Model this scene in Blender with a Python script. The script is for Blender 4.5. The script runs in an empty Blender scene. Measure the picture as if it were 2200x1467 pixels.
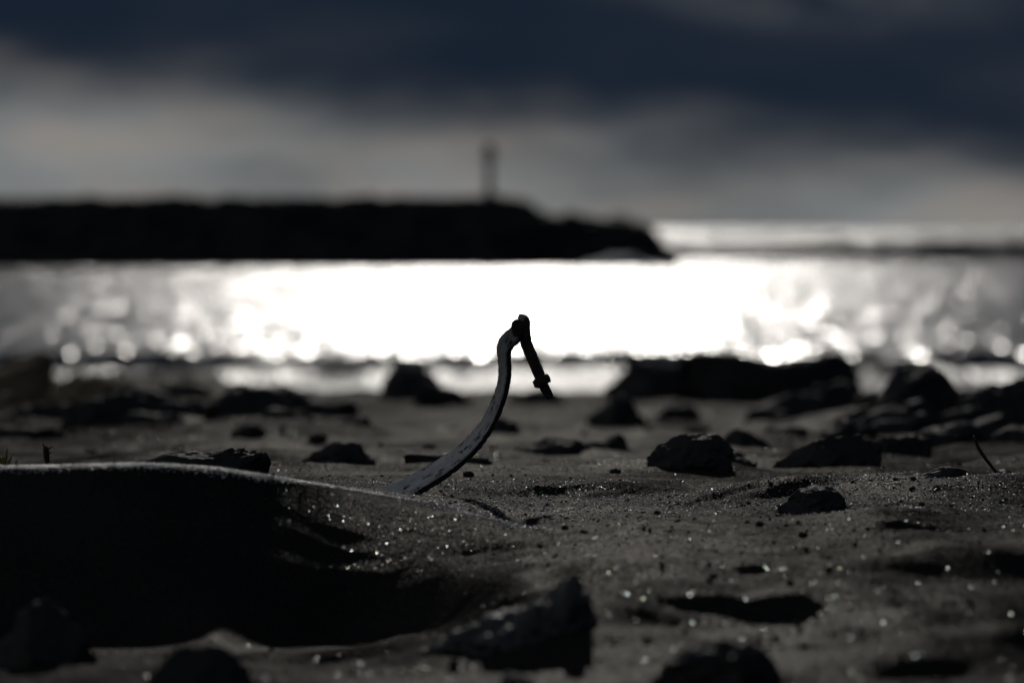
import bpy, bmesh, math, random
import numpy as np
from mathutils import Vector, noise as mnoise

# ------------------------------------------------------------------ camera
F = 200.0 / 36.0 * 2200.0            # focal length in photograph pixels
CAM_H = 0.328
PITCH = math.atan(245.5 / F)
SUN_EL = math.radians(17.0)
SUN_AZ = math.radians(0.05)           # measured from +Y towards +X
SEA_Z = CAM_H - 2.5

scn = bpy.context.scene
cam_d = bpy.data.cameras.new('camera')
cam = bpy.data.objects.new('camera', cam_d)
scn.collection.objects.link(cam)
scn.camera = cam
cam.location = (0, 0, CAM_H)
cam.rotation_euler = (math.pi / 2 - PITCH, 0, 0)
cam_d.sensor_width = 36.0
cam_d.lens = 200.0
cam_d.clip_start = 0.05
cam_d.clip_end = 100000.0
cam_d.dof.use_dof = True
cam_d.dof.focus_distance = 7.0
cam_d.dof.aperture_fstop = 7.4

# ------------------------------------------------------------------ world
world = bpy.data.worlds.new('World')
scn.world = world
world.use_nodes = True


class NT:
    """tiny helper to write node trees"""
    def __init__(self, tree):
        self.t = tree
        self.n = tree.nodes
        self.l = tree.links
        self.n.clear()

    def node(self, kind, **kw):
        nd = self.n.new(kind)
        for k, v in kw.items():
            setattr(nd, k, v)
        return nd

    def put(self, sock, v):
        if isinstance(v, bpy.types.NodeSocket):
            self.l.new(v, sock)
        elif v is not None:
            if hasattr(sock.default_value, '__len__') and not hasattr(v, '__len__'):
                v = (v,) * len(sock.default_value)
            if hasattr(sock.default_value, '__len__') and len(sock.default_value) == 4 and len(v) == 3:
                v = (*v, 1.0)
            sock.default_value = v

    def math(self, op, a, b=None, c=None, clamp=False):
        nd = self.node('ShaderNodeMath', operation=op, use_clamp=clamp)
        self.put(nd.inputs[0], a)
        if b is not None: self.put(nd.inputs[1], b)
        if c is not None: self.put(nd.inputs[2], c)
        return nd.outputs[0]

    def vmath(self, op, a, b=None, scale=None):
        nd = self.node('ShaderNodeVectorMath', operation=op)
        self.put(nd.inputs[0], a)
        if b is not None: self.put(nd.inputs[1], b)
        if scale is not None: self.put(nd.inputs['Scale'], scale)
        return nd.outputs['Value'] if op in ('DOT_PRODUCT', 'LENGTH', 'DISTANCE') else nd.outputs[0]

    def mix(self, fac, a, b):
        nd = self.node('ShaderNodeMix', data_type='RGBA')
        self.put(nd.inputs[0], fac); self.put(nd.inputs[6], a); self.put(nd.inputs[7], b)
        return nd.outputs[2]

    def ramp(self, x, a, b, lo=0.0, hi=1.0, smooth=True):
        nd = self.node('ShaderNodeMapRange', interpolation_type='SMOOTHSTEP' if smooth else 'LINEAR')
        self.put(nd.inputs[0], x); self.put(nd.inputs[1], a); self.put(nd.inputs[2], b)
        self.put(nd.inputs[3], lo); self.put(nd.inputs[4], hi)
        return nd.outputs[0]

    def noise(self, vec, scale, detail=4.0, rough=0.5, dim='3D'):
        nd = self.node('ShaderNodeTexNoise', noise_dimensions=dim)
        self.put(nd.inputs['Vector'], vec); self.put(nd.inputs['Scale'], scale)
        self.put(nd.inputs['Detail'], detail); self.put(nd.inputs['Roughness'], rough)
        return nd.outputs['Fac']

    def voronoi(self, vec, scale, feature='F1', rnd=1.0, dim='3D'):
        nd = self.node('ShaderNodeTexVoronoi', feature=feature, voronoi_dimensions=dim)
        self.put(nd.inputs['Vector'], vec); self.put(nd.inputs['Scale'], scale)
        self.put(nd.inputs['Randomness'], rnd)
        return nd


w = NT(world.node_tree)
tc = w.node('ShaderNodeTexCoord')
sep = w.node('ShaderNodeSeparateXYZ')
w.l.new(tc.outputs['Generated'], sep.inputs[0])
dx, dz = sep.outputs[0], sep.outputs[2]
sky = w.node('ShaderNodeTexSky', sky_type='NISHITA', sun_disc=False)
sky.sun_elevation = SUN_EL
sky.sun_rotation = SUN_AZ
sky.air_density = 1.0
sky.dust_density = 2.0
# grey veil of light seen below the cloud deck (thin cloud in front of the clear sky)
stretch = w.vmath('MULTIPLY', tc.outputs['Generated'], (1.0, 1.0, 3.2))
n_big = w.noise(w.vmath('ADD', stretch, (3.1, 0.7, 0.2)), 14.0, 5.0, 0.5)
n_soft = w.noise(w.vmath('ADD', stretch, (7.4, 2.2, 0.9)), 34.0, 4.0, 0.45)
lum = w.math('ADD', w.math('MULTIPLY', n_big, 0.75), w.math('MULTIPLY', n_soft, 0.35))
gap_l = w.ramp(lum, 0.38, 0.72, 1.80, 3.05)
gap = w.mix(w.ramp(n_soft, 0.38, 0.66), (0.94, 1.0, 1.03), (1.05, 1.0, 0.945))
gap = w.vmath('SCALE', gap, scale=gap_l)
veil = w.mix(0.002, gap, sky.outputs[0])
# slate-blue rain cloud deck with paler folds
n_deck = w.noise(w.vmath('ADD', stretch, (1.3, 5.2, 0.35)), 9.0, 5.0, 0.5)
deck = w.mix(w.ramp(n_deck, 0.46, 0.86), (0.095, 0.190, 0.37), (0.46, 0.56, 0.70))
fold = w.math('MULTIPLY', w.ramp(w.math('ABSOLUTE', w.math('SUBTRACT', dx, 0.055)), 0.0, 0.05, 1.0, 0.0), w.ramp(dz, 0.030, 0.046))
deck = w.mix(w.math('MULTIPLY', fold, w.ramp(n_soft, 0.3, 0.62)), deck, (0.95, 1.02, 1.15))
thin = w.noise(w.vmath('ADD', tc.outputs['Generated'], (4.3, 1.1, 2.0)), 2.6, 4.0, 0.55)
deck = w.mix(w.math('MULTIPLY', w.ramp(thin, 0.44, 0.7), w.ramp(dz, 0.07, 0.30)), deck, (2.5, 2.65, 2.9))
deck = w.mix(0.0004, deck, sky.outputs[0])
# height of the deck's lower edge, uneven and falling to the right
edge = w.math('ADD', 0.0170, w.math('MULTIPLY', dx, -0.032))
edge = w.math('SUBTRACT', edge, w.math('MULTIPLY', w.math('MULTIPLY', dx, w.math('ABSOLUTE', dx)), 0.50))
edge = w.math('ADD', edge, w.math('MULTIPLY', w.math('SUBTRACT', n_big, 0.5), 0.014))
edge = w.math('ADD', edge, w.math('MULTIPLY', w.math('SUBTRACT', n_soft, 0.5), 0.010))
dmask = w.ramp(w.math('SUBTRACT', dz, edge), -0.0125, 0.0105)
col = w.mix(dmask, veil, deck)
bg = w.node('ShaderNodeBackground')
w.put(bg.inputs[0], col); bg.inputs[1].default_value = 0.15
wo = w.node('ShaderNodeOutputWorld')
w.l.new(bg.outputs[0], wo.inputs[0])

# ------------------------------------------------------------------ sun
sun_d = bpy.data.lights.new('sun', 'SUN')
sun_d.energy = 2.4
sun_d.angle = math.radians(0.53)
sun_d.color = (1.0, 0.955, 0.89)
sun = bpy.data.objects.new('sun', sun_d)
scn.collection.objects.link(sun)
sd = Vector((math.sin(SUN_AZ) * math.cos(SUN_EL), math.cos(SUN_AZ) * math.cos(SUN_EL), math.sin(SUN_EL)))
sun.rotation_euler = sd.to_track_quat('Z', 'Y').to_euler()

scn.view_settings.view_transform = 'Standard'
scn.view_settings.look = 'None'
scn.view_settings.gamma = 1.0
scn.view_settings.use_curve_mapping = False
scn.view_settings.exposure = -1.0
scn.render.engine = 'CYCLES'
scn.cycles.use_denoising = True
scn.cycles.denoiser = 'OPENIMAGEDENOISE'
scn.cycles.sample_clamp_direct = 60.0
scn.cycles.sample_clamp_indirect = 4.0
scn.cycles.max_bounces = 4
scn.cycles.caustics_reflective = False
scn.cycles.caustics_refractive = False
scn.cycles.use_adaptive_sampling = False

# ------------------------------------------------------------------ helpers
CP, SP = math.cos(PITCH), math.sin(PITCH)


def at(px, py, Y):
    """point at distance Y that the photograph shows at pixel px, py"""
    u = (px - 1100.0) / F; v = (733.5 - py) / F
    t = Y / (CP + v * SP)
    return Vector((u * t, Y, CAM_H + t * (-SP + v * CP)))


def zat(py, Y): return at(1100, py, Y).z
def xat(px, Y): return (px - 1100.0) / F * Y


def tag(o, label=None, cat=None, group=None, kind=None):
    if label: o['label'] = label
    if cat: o['category'] = cat
    if group: o['group'] = group
    if kind: o['kind'] = kind
    return o


def mesh_obj(name, verts, faces, mat, parent=None, smooth=True):
    me = bpy.data.meshes.new(name)
    if isinstance(verts, np.ndarray) and isinstance(faces, np.ndarray):
        nv, nf, k = len(verts), len(faces), faces.shape[1]
        me.vertices.add(nv)
        me.vertices.foreach_set('co', verts.astype(np.float32).ravel())
        me.loops.add(nf * k)
        me.loops.foreach_set('vertex_index', faces.astype(np.int32).ravel())
        me.polygons.add(nf)
        me.polygons.foreach_set('loop_start', np.arange(0, nf * k, k, dtype=np.int32))
        me.update(calc_edges=True)
        me.validate()
    else:
        me.from_pydata([tuple(v) for v in verts], [], [tuple(f) for f in faces])
        me.update()
    if smooth:
        me.polygons.foreach_set('use_smooth', [True] * len(me.polygons))
    o = bpy.data.objects.new(name, me)
    scn.collection.objects.link(o)
    if mat: me.materials.append(mat)
    if parent: o.parent = parent
    return o


def bm_obj(name, bm, mat, parent=None, smooth=False):
    me = bpy.data.meshes.new(name)
    bmesh.ops.recalc_face_normals(bm, faces=bm.faces)
    bm.to_mesh(me); bm.free()
    if smooth:
        me.polygons.foreach_set('use_smooth', [True] * len(me.polygons))
    o = bpy.data.objects.new(name, me)
    scn.collection.objects.link(o)
    me.materials.append(mat)
    if parent: o.parent = parent
    return o


def empty(name, loc):
    o = bpy.data.objects.new(name, None)
    o.empty_display_size = 0.05
    o.location = loc
    scn.collection.objects.link(o)
    return o


def keep(o, parent):
    """parent while the vertices stay in world coordinates"""
    o.parent = parent
    o.matrix_parent_inverse = parent.matrix_basis.inverted()
    return o


def grid_faces(nr, nc):
    i = np.arange(nr * nc).reshape(nr, nc)
    return np.stack([i[:-1, :-1], i[:-1, 1:], i[1:, 1:], i[1:, :-1]], -1).reshape(-1, 4)


def hash2(ix, iy, seed):
    h = (ix.astype(np.int64) * 374761393 + iy.astype(np.int64) * 668265263 + seed * 982451653) & 0xFFFFFFFF
    h = ((h ^ (h >> 13)) * 1274126177) & 0xFFFFFFFF
    h = ((h ^ (h >> 16)) * 2246822519) & 0xFFFFFFFF
    return ((h ^ (h >> 15)) & 0xFFFFFF) / float(0xFFFFFF)


def vnoise(x, y, seed=0):
    xi = np.floor(x); yi = np.floor(y)
    fx = x - xi; fy = y - yi
    fx = fx * fx * fx * (fx * (fx * 6 - 15) + 10); fy = fy * fy * fy * (fy * (fy * 6 - 15) + 10)
    xi = xi.astype(np.int64); yi = yi.astype(np.int64)
    a = hash2(xi, yi, seed); b = hash2(xi + 1, yi, seed)
    c = hash2(xi, yi + 1, seed); d = hash2(xi + 1, yi + 1, seed)
    return (a + (b - a) * fx) * (1 - fy) + (c + (d - c) * fx) * fy - 0.5


def fbm(x, y, seed=0, octv=4, gain=0.5):
    s = 0; a = 1.0
    for k in range(octv):
        s = s + a * vnoise(x * (2.03 ** k) + 17.3 * k, y * (2.03 ** k) - 9.1 * k, seed + k)
        a *= gain
    return s


def pchip(xq, xs, ys):
    """monotone cubic through (xs, ys); xs (n,), ys (n,), vector query"""
    xs = np.asarray(xs, float); ys = np.asarray(ys, float)
    h = np.diff(xs); d = np.diff(ys) / h
    m = np.zeros_like(ys)
    for i in range(1, len(xs) - 1):
        if d[i - 1] * d[i] > 0:
            w1 = 2 * h[i] + h[i - 1]; w2 = h[i] + 2 * h[i - 1]
            m[i] = (w1 + w2) / (w1 / d[i - 1] + w2 / d[i])
    m[0], m[-1] = d[0], d[-1]
    xq = np.clip(xq, xs[0], xs[-1])
    k = np.clip(np.searchsorted(xs, xq) - 1, 0, len(xs) - 2)
    t = (xq - xs[k]) / h[k]
    return ((1 + 2 * t) * (1 - t) ** 2 * ys[k] + t * (1 - t) ** 2 * h[k] * m[k]
            + t * t * (3 - 2 * t) * ys[k + 1] + t * t * (t - 1) * h[k] * m[k + 1])


def smooth01(t):
    t = np.clip(t, 0, 1)
    return t * t * (3 - 2 * t)


# ------------------------------------------------------------------ beach relief
# columns: bearing of a section (as photograph x); rows: (distance, height) along it:
# near, trough, slope, crest, valley, mound, behind, far
SECT = {
    -700: [(4.6, -.040), (5.70, -.093), (5.98, -.010), (6.20, zat(1006, 6.2)), (6.50, .030), (7.00, .020), (7.5, -.002)],
    0:    [(4.6, -.043), (5.70, -.095), (5.98, -.012), (6.20, zat(1007, 6.2)), (6.50, .030), (7.00, .020), (7.5, -.002)],
    300:  [(4.6, -.043), (5.70, -.095), (5.98, -.010), (6.20, zat(1001, 6.2)), (6.50, .035), (7.00, .020), (7.5, -.002)],
    450:  [(4.6, -.042), (5.70, -.092), (6.00, -.014), (6.22, zat(1009, 6.22)), (6.50, .035), (7.00, .015), (7.5, -.002)],
    600:  [(4.6, -.040), (5.80, -.104), (6.04, -.028), (6.28, zat(1029, 6.28)), (6.55, .030), (7.00, .010), (7.5, -.002)],
    750:  [(4.6, -.040), (5.88, -.108), (6.10, -.036), (6.38, zat(1051, 6.38)), (6.65, .018), (7.00, .006), (7.5, -.002)],
    900:  [(4.6, -.040), (5.86, -.100), (6.06, -.042), (6.42, zat(1073, 6.42)), (6.70, .006), (7.00, .000), (7.5, -.002)],
    1150: [(4.6, -.040), (5.40, -.042), (5.95, -.026), (6.24, zat(1126, 6.24)), (6.60, -.006), (6.95, -.010), (7.5, -.002)],
    1400: [(4.6, -.040), (5.40, -.032), (5.90, -.010), (6.22, zat(1122, 6.22)), (6.50, -.001), (6.95, -.008), (7.5, -.002)],
    1700: [(4.6, -.040), (5.40, -.030), (5.85, -.006), (6.20, zat(1108, 6.20)), (6.50, .003), (6.95, .000), (7.5, -.002)],
    1900: [(4.6, -.042), (5.40, -.030), (5.85, .002), (6.20, zat(1080, 6.20)), (6.50, .014), (6.95, .004), (7.5, -.002)],
    2200: [(4.6, -.042), (5.40, -.032), (5.85, .000), (6.20, zat(1096, 6.20)), (6.50, .010), (7.00, .010), (7.5, -.002)],
    2900: [(4.6, -.042), (5.40, -.032), (5.85, .000), (6.20, zat(1090, 6.20)), (6.50, .012), (7.00, .012), (7.5, -.002)],
}
CPX = np.array(sorted(SECT))
# the beach behind the focus falls away towards the sea
FARY = [(8.2, -.0236), (8.8, -.042), (9.6, -.0656), (11.2, -.104), (13.0, -.146), (15.5, -.207), (18.5, -.279), (22.0, -.359), (26.0, -.449),
        (28.0, -.495), (30.0, -.56), (34.0, -.76), (45.0, -1.3), (62.0, -2.0), (85.0, -2.8), (160.0, -5.0)]


def far(Y):
    return float(np.interp(Y, [7.4, 7.65, 7.8, 8, 8.5, 9, 9.5, 10, 10.5, 11, 11.3], [7.4, 8.2, 8.8, 9.6, 11.2, 13, 15.5, 18.5, 22, 26, 28])) if Y > 7.4 else Y


NEARY = [(-300.0, .8), (-40.0, .15), (-6.0, -.03), (0.0, -.05), (3.0, -.045)]

# local mounds: (px, half width px, Y, height, front length, back length)
BUMPS = [
    (1135, 260, 7.14, .010, .05, .30),
    (1290, 60, 7.10, .006, .05, .20),
    (1560, 90, 6.98, .010, .05, .25),
    (1720, 150, 7.02, .018, .07, .30),
    (2090, 250, 7.05, .020, .34, .30),
    (1960, 110, 7.00, .003, .22, .30),
    (2180, 300, 5.62, .030, .12, .55),
    (1800, 120, 5.36, .012, .12, .35),
    (1990, 160, 5.22, .012, .12, .30),
    (1250, 300, 5.20, .014, .16, .35),
    (2120, 230, 4.80, .018, .14, .35),
    (1560, 240, 4.70, .012, .14, .30),
    (900, 200, 5.62, .012, .18, .35),
    (640, 130, 5.45, .012, .14, .25),
    (830, 150, 5.18, .010, .14, .30),
    (120, 220, 14.4, .050, .40, 1.0),
    (480, 300, 12.4, .028, .45, .9),
    (1990, 260, 14.4, .045, .5, 1.0),
    (1560, 170, 9.5, .016, .30, .6),
    (250, 330, 26.0, .110, 1.0, 2.0),
]
DRIFTS = []      # sand banked around the stones: (X, Y, half width, height)


def relief(X, Y, fine=True):
    X = np.asarray(X, float); Y = np.asarray(Y, float)
    shp = np.broadcast(X, Y).shape
    X = np.broadcast_to(X, shp).ravel(); Y = np.broadcast_to(Y, shp).ravel()
    px = 1100 + F * X / np.maximum(Y, 2.5)
    pq = np.clip(px, CPX[0], CPX[-1])
    nr = 7
    ctrl_y = [np.full(X.shape, a) for a, b in NEARY]
    ctrl_z = [np.full(X.shape, b) for a, b in NEARY]
    for r in range(nr):
        ctrl_y.append(pchip(pq, CPX, [SECT[c][r][0] for c in CPX]))
        ctrl_z.append(pchip(pq, CPX, [SECT[c][r][1] for c in CPX]))
    for a, b in FARY:
        ctrl_y.append(np.full(X.shape, a)); ctrl_z.append(np.full(X.shape, b))
    cy = np.stack(ctrl_y, 0); cz = np.stack(ctrl_z, 0)
    n = len(cy)
    h = np.diff(cy, axis=0); d = np.diff(cz, axis=0) / h
    m = np.zeros_like(cz)
    for i in range(1, n - 1):
        same = d[i - 1] * d[i] > 0
        w1 = 2 * h[i] + h[i - 1]; w2 = h[i] + 2 * h[i - 1]
        with np.errstate(divide='ignore', invalid='ignore'):
            mm = (w1 + w2) / (w1 / d[i - 1] + w2 / d[i])
        m[i] = np.where(same, mm, 0)
    m[0], m[-1] = d[0], d[-1]
    Yc = np.clip(Y, cy[0], cy[-1])
    k = np.clip((Yc[None] >= cy).sum(0) - 1, 0, n - 2)
    ar = np.arange(X.size)
    t = (Yc - cy[k, ar]) / h[k, ar]
    mr = m.copy()                       # slope arriving at each knot: the dune crest is a sharp edge
    ci = len(NEARY) + 3
    wl = smooth01((840 - px) / 280)
    mr[ci] = d[ci - 1] * 1.02 * wl
    z = ((1 + 2 * t) * (1 - t) ** 2 * cz[k, ar] + t * (1 - t) ** 2 * h[k, ar] * m[k, ar]
         + t * t * (3 - 2 * t) * cz[k + 1, ar] + t * t * (t - 1) * h[k, ar] * mr[k + 1, ar])
    f_ = cy[ci] - Y
    z = z - wl * d[ci - 1] * ((f_ + np.sqrt(f_ * f_ + 4 * .006 ** 2)) / 2 - np.maximum(f_, 0) - .006) * (np.abs(f_) < .4)
    wob = fbm(X * 5.0, Y * 3.0, 91, 3)
    for (bp, bw, by, bh, bf, bb) in BUMPS:
        e = np.exp(-(np.abs((px - bp) / bw + 0.75 * wob)) ** 2.6)
        dy = Y - by - 0.16 * wob * min(1.6, bf * 5) - 0.06 * ((px - bp) / bw)
        pr = np.where(dy < 0, smooth01(1 + dy / bf), smooth01(1 - dy / bb))
        z = z + bh * e * pr
    for (ex, ey, ew, eh) in DRIFTS:
        q = ((X - ex) / (ew * 1.5)) ** 2 + ((Y - ey - ew * .25) / (ew * 1.7)) ** 2
        k_ = q < 9
        z[k_] = z[k_] + eh * np.exp(-q[k_] * (1 + .8 * wob[k_]))
    # wind ripples and hummocks, calmer on the smooth dune at the left
    calm = 1 - 0.86 * smooth01((1040 - px) / 330) * smooth01((6.9 - Y) / .3) * smooth01((Y - 5.4) / .3)
    foc = np.exp(-((Y - 7.0) / 0.9) ** 2)
    near = smooth01((36 - np.abs(Y)) / 6)
    z = z + near * calm * (0.034 * fbm(X * 2.2, Y * 2.6, 5, 3) * (1 - .6 * foc)
                           + 0.0075 * fbm(X * 6.0 + 3 * fbm(X, Y, 8, 2), Y * 11.0, 21, 2) * (1 - .5 * foc)
                           + 0.0090 * fbm(X * 2.1 + 2 * fbm(X * .8, Y * .8, 18, 2), Y * 7.5 + 1.2 * fbm(X * 3, Y * 2, 19, 2), 25, 2) * (1 - .6 * foc)
                           + 0.0075 * fbm(X * 10, Y * 15, 27, 2) * (1 - .7 * foc)
                           + 0.0018 * fbm(X * 24, Y * 34, 33, 2))
    if fine:
        z = z + near * calm * 0.0007 * fbm(X * 140, Y * 150, 47, 2, .6)
    z = z + (1 - near) * 0.10 * fbm(X * .05, Y * .08, 71, 3) * smooth01((np.abs(Y) - 36) / 40)
    return z.reshape(shp)


def gz(X, Y): return float(relief(np.array([X]), np.array([Y]), False)[0])


# ------------------------------------------------------------------ stones: label, left px, right px, top px, distance, upper outline
ROCKS = [
    # far row along the berm
    ('rounded dark boulder left of the long boulder, its left shoulder against the bright water', 1292, 1500, 778, 10.75, [(0, .1), (.08, .65), (.25, .95), (.5, 1), (.8, .8), (1, .4)]),
    ('longest black boulder on the right, flat topped with a peak at its right end', 1455, 1850, 764, 10.7, [(0, .3), (.06, .85), (.15, 1), (.35, .95), (.6, .88), (.75, .84), (.86, 1.0), (.95, .7), (1, .2)]),
    ('square dark stone in front of the left end of the long boulder', 1262, 1395, 848, 9.65, [(0, .5), (.12, .95), (.5, 1), (.85, .9), (1, .4)]),
    ('low dark stone in front of the middle of the long boulder', 1600, 1790, 848, 9.9, [(0, .1), (.3, .5), (.6, 1), (.85, .8), (1, .3)]),
    ('humped black boulder right of the long boulder', 1870, 2065, 788, 9.35, [(0, .15), (.15, .5), (.33, .95), (.55, 1), (.75, .85), (.9, .45), (1, .2)]),
    ('small dark stone in the gap right of the long boulder', 1820, 1910, 832, 9.9, [(0, .2), (.4, .7), (.75, 1), (1, .4)]),
    ('black boulder rising at the right edge of the frame', 2085, 2290, 812, 9.4, [(0, .3), (.2, .7), (.4, .85), (.55, 1), (.8, .8), (1, .4)]),
    ('dark stone low between the two boulders near the right edge', 2010, 2130, 872, 9.0, [(0, .2), (.4, .8), (.7, 1), (1, .3)]),
    ('round dark boulder left of the iron strap, against the bright water', 815, 945, 792, 10.9, [(0, .15), (.2, .7), (.42, 1), (.7, .9), (1, .25)]),
    ('low dark stone touching the right side of the round boulder', 895, 1010, 824, 10.6, [(0, .4), (.3, 1), (.6, .8), (1, .2)]),
    ('low dark stone behind the bolt end', 1085, 1215, 834, 10.7, [(0, .2), (.35, .7), (.65, 1), (1, .25)]),
    ('brown pointed boulder at the left edge of the frame', -90, 112, 764, 10.6, [(0, .3), (.4, .55), (.7, .9), (.86, 1.0), (.96, .85), (1, .3)]),
    ('wide low dark boulder beside the brown pointed one', 95, 260, 808, 10.4, [(0, .4), (.3, .75), (.65, 1), (1, .4)]),
    ('dark slab right of the wide low boulder on the left', 225, 425, 832, 9.8, [(0, .5), (.3, 1), (.6, .8), (1, .2)]),
    ('peaked black boulder in the left middle distance', 415, 625, 818, 9.35, [(0, .3), (.2, .7), (.47, 1), (.6, .8), (.85, .62), (1, .2)]),
    ('low dark stone right of the peaked black boulder', 640, 765, 852, 10.0, [(0, .2), (.35, .8), (.7, 1), (1, .3)]),
    ('flat dark stone below the wide low boulder on the left', 30, 220, 868, 9.5, [(0, .3), (.4, .9), (.75, 1), (1, .2)]),
    # middle distance
    ('small oval dark stone right of the peaked boulder, on bare sand', 728, 803, 894, 9.0, [(0, .2), (.35, .9), (.65, 1), (1, .3)]),
    ('low sloping dark stone left of the iron strap', 655, 800, 946, 7.95, [(0, .15), (.25, .6), (.5, 1), (.75, .85), (1, .25)]),
    ('flat dark stone directly behind the lower curve of the iron strap', 872, 1082, 974, 7.75, [(0, .6), (.1, .95), (.35, 1), (.7, .75), (1, .2)]),
    ('dark stone just right of the middle of the iron strap', 1020, 1112, 894, 8.95, [(0, .2), (.45, 1), (.75, .8), (1, .25)]),
    ('dark stone with a lumpy top right of the strap', 1112, 1262, 938, 8.15, [(0, .15), (.3, .75), (.48, 1), (.7, .8), (1, .45)]),
    ('small dark stone right beside the lumpy topped stone', 1255, 1345, 934, 8.35, [(0, .3), (.5, .6), (.75, 1), (1, .3)]),
    ('tilted slab with a pale lit top in the right middle distance', 1390, 1572, 932, 7.65, [(0, .25), (.2, .75), (.45, 1), (.75, .95), (1, .3)]),
    ('small stone behind the right end of the tilted slab', 1560, 1668, 922, 8.3, [(0, .4), (.3, 1), (.65, .6), (1, .2)]),
    ('small dark stone standing alone above the tilted slab and block', 1672, 1745, 914, 8.75, [(0, .3), (.35, 1), (.7, .8), (1, .3)]),
    ('broad dark block right of the tilted slab', 1655, 1890, 936, 7.75, [(0, .15), (.3, .55), (.5, .95), (.75, 1), (.95, .7), (1, .4)]),
    ('flat oval dark stone right of the broad block', 1878, 1998, 934, 8.05, [(0, .4), (.25, .95), (.6, 1), (.9, .7), (1, .3)]),
    # near the focus
    ('crusty dark stone half buried behind the left dune crest', 222, 585, 957, 6.72, [(0, .1), (.25, .45), (.45, .8), (.6, .84), (.8, 1), (.93, .9), (1, .3)]),
    ('dark angular stone with a bright left edge, low on the right in sharp focus', 1668, 1828, 1042, 6.62, [(0, .05), (.18, .5), (.35, .95), (.5, 1), (.75, .8), (1, .1)]),
    ('flat lit edged stone on top of the sharp sand mound at right', 1898, 2075, 1005, 6.98, [(0, .05), (.3, .5), (.6, .95), (.8, 1), (1, .75)]),
    # foreground
    ('big blurred foreground stone with a bright slanting top ridge', 890, 1306, 1232, 5.04, [(0, .05), (.12, .16), (.3, .32), (.5, .52), (.68, .74), (.82, .97), (.89, .95), (.95, .6), (1, .12)]),
    ('blurred dark stone at the lower left edge of the frame', -40, 205, 1278, 5.0, [(0, .5), (.35, .75), (.62, 1), (.85, .8), (1, .2)]),
    ('rounded foreground stone at the bottom left, cut by the frame', 318, 560, 1385, 4.62, [(0, .2), (.3, .9), (.55, 1), (.8, .6), (1, .2)]),
    ('foreground stone at the bottom right of centre, cut by the frame', 1392, 1680, 1368, 4.6, [(0, .1), (.25, .7), (.45, 1), (.7, .95), (.9, .5), (1, .15)]),
    ('dark stone peeking in at the bottom edge below the big foreground stone', 1060, 1170, 1436, 4.62, [(0, .3), (.5, 1), (1, .3)]),
    # more stones of the far band
    ('little dark stone at the foot of the brown pointed boulder', 88, 168, 842, 10.0, [(0, .3), (.4, 1), (.7, .8), (1, .3)]),
    ('dark wedge stone between the low boulder and the slab on the left', 175, 262, 826, 10.8, [(0, .2), (.6, 1), (.85, .8), (1, .2)]),
    ('long low stone on the skyline of the sand left of the peaked boulder', 300, 470, 822, 11.2, [(0, .3), (.3, .8), (.6, 1), (.8, .7), (1, .3)]),
    ('low crumbled stone below the dark slab on the left', 255, 400, 884, 9.1, [(0, .2), (.3, .9), (.6, .7), (.8, 1), (1, .2)]),
    ('low dark stone at the left edge above the weed', -60, 128, 916, 8.6, [(0, .6), (.4, .9), (.8, 1), (1, .4)]),
    ('small stone at the right foot of the peaked boulder', 560, 640, 876, 9.0, [(0, .2), (.4, 1), (.75, .7), (1, .2)]),
    ('pale flecked small stone under the peaked boulder', 500, 562, 908, 8.75, [(0, .2), (.4, .8), (.6, 1), (1, .2)]),
    ('low stone on the skyline between the peaked boulder and the round one', 690, 822, 836, 11.3, [(0, .2), (.4, .8), (.7, 1), (1, .3)]),
    ('dark stone at the left foot of the humped boulder', 1795, 1905, 868, 9.2, [(0, .2), (.5, .8), (.8, 1), (1, .5)]),
    ('broad low stone in front of the humped boulder', 1850, 2010, 890, 8.8, [(0, .3), (.3, .9), (.55, .75), (.8, 1), (1, .3)]),
    ('dark low stone under the boulder at the right edge', 2050, 2215, 888, 8.7, [(0, .2), (.3, .7), (.6, 1), (1, .7)]),
    ('small angular stone between the broad block and the humped boulder', 1768, 1850, 900, 8.5, [(0, .2), (.4, 1), (.7, .8), (1, .2)]),
    ('low stone at the right edge of the frame above the leaning stick', 2130, 2290, 905, 8.3, [(0, .2), (.4, .8), (.7, 1), (1, .6)]),
    ('bulky dark stone at the foot of the brown boulder, cut by the left edge', -110, 70, 838, 9.7, [(0, .7), (.4, 1), (.75, .85), (1, .3)]),
    ('wide dark stone in the middle of the left cluster', 120, 330, 846, 9.3, [(0, .3), (.25, .8), (.5, 1), (.8, .85), (1, .3)]),
    ('dark hump between the left cluster and the peaked boulder', 330, 450, 856, 9.2, [(0, .3), (.4, .9), (.7, 1), (1, .3)]),
    ('thick dark stone behind the right shoulder of the peaked boulder', 585, 705, 838, 10.2, [(0, .4), (.4, 1), (.7, .85), (1, .3)]),
    ('dark stone filling the foot of the long boulder on its right half', 1690, 1860, 824, 10.0, [(0, .5), (.4, .9), (.8, 1), (1, .4)]),
    ('dark sloping stone below the humped boulder, running down to the broad block', 1800, 2040, 862, 8.9, [(0, .15), (.3, .5), (.6, .9), (.8, 1), (1, .4)]),
    ('heavy dark stone right of the humped boulder', 2030, 2150, 838, 9.3, [(0, .4), (.3, .9), (.65, 1), (1, .5)]),
    ('low dark stone behind the flat oval stone on the right', 1960, 2120, 908, 8.45, [(0, .3), (.3, .8), (.7, 1), (1, .3)]),
    ('little stone between the long boulder and the square dark stone', 1420, 1500, 862, 10.0, [(0, .2), (.5, 1), (1, .2)]),
    ('flat stone low on the sand in front of the tilted slab', 1500, 1620, 968, 7.75, [(0, .2), (.3, .8), (.7, 1), (1, .2)]),
]

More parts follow.
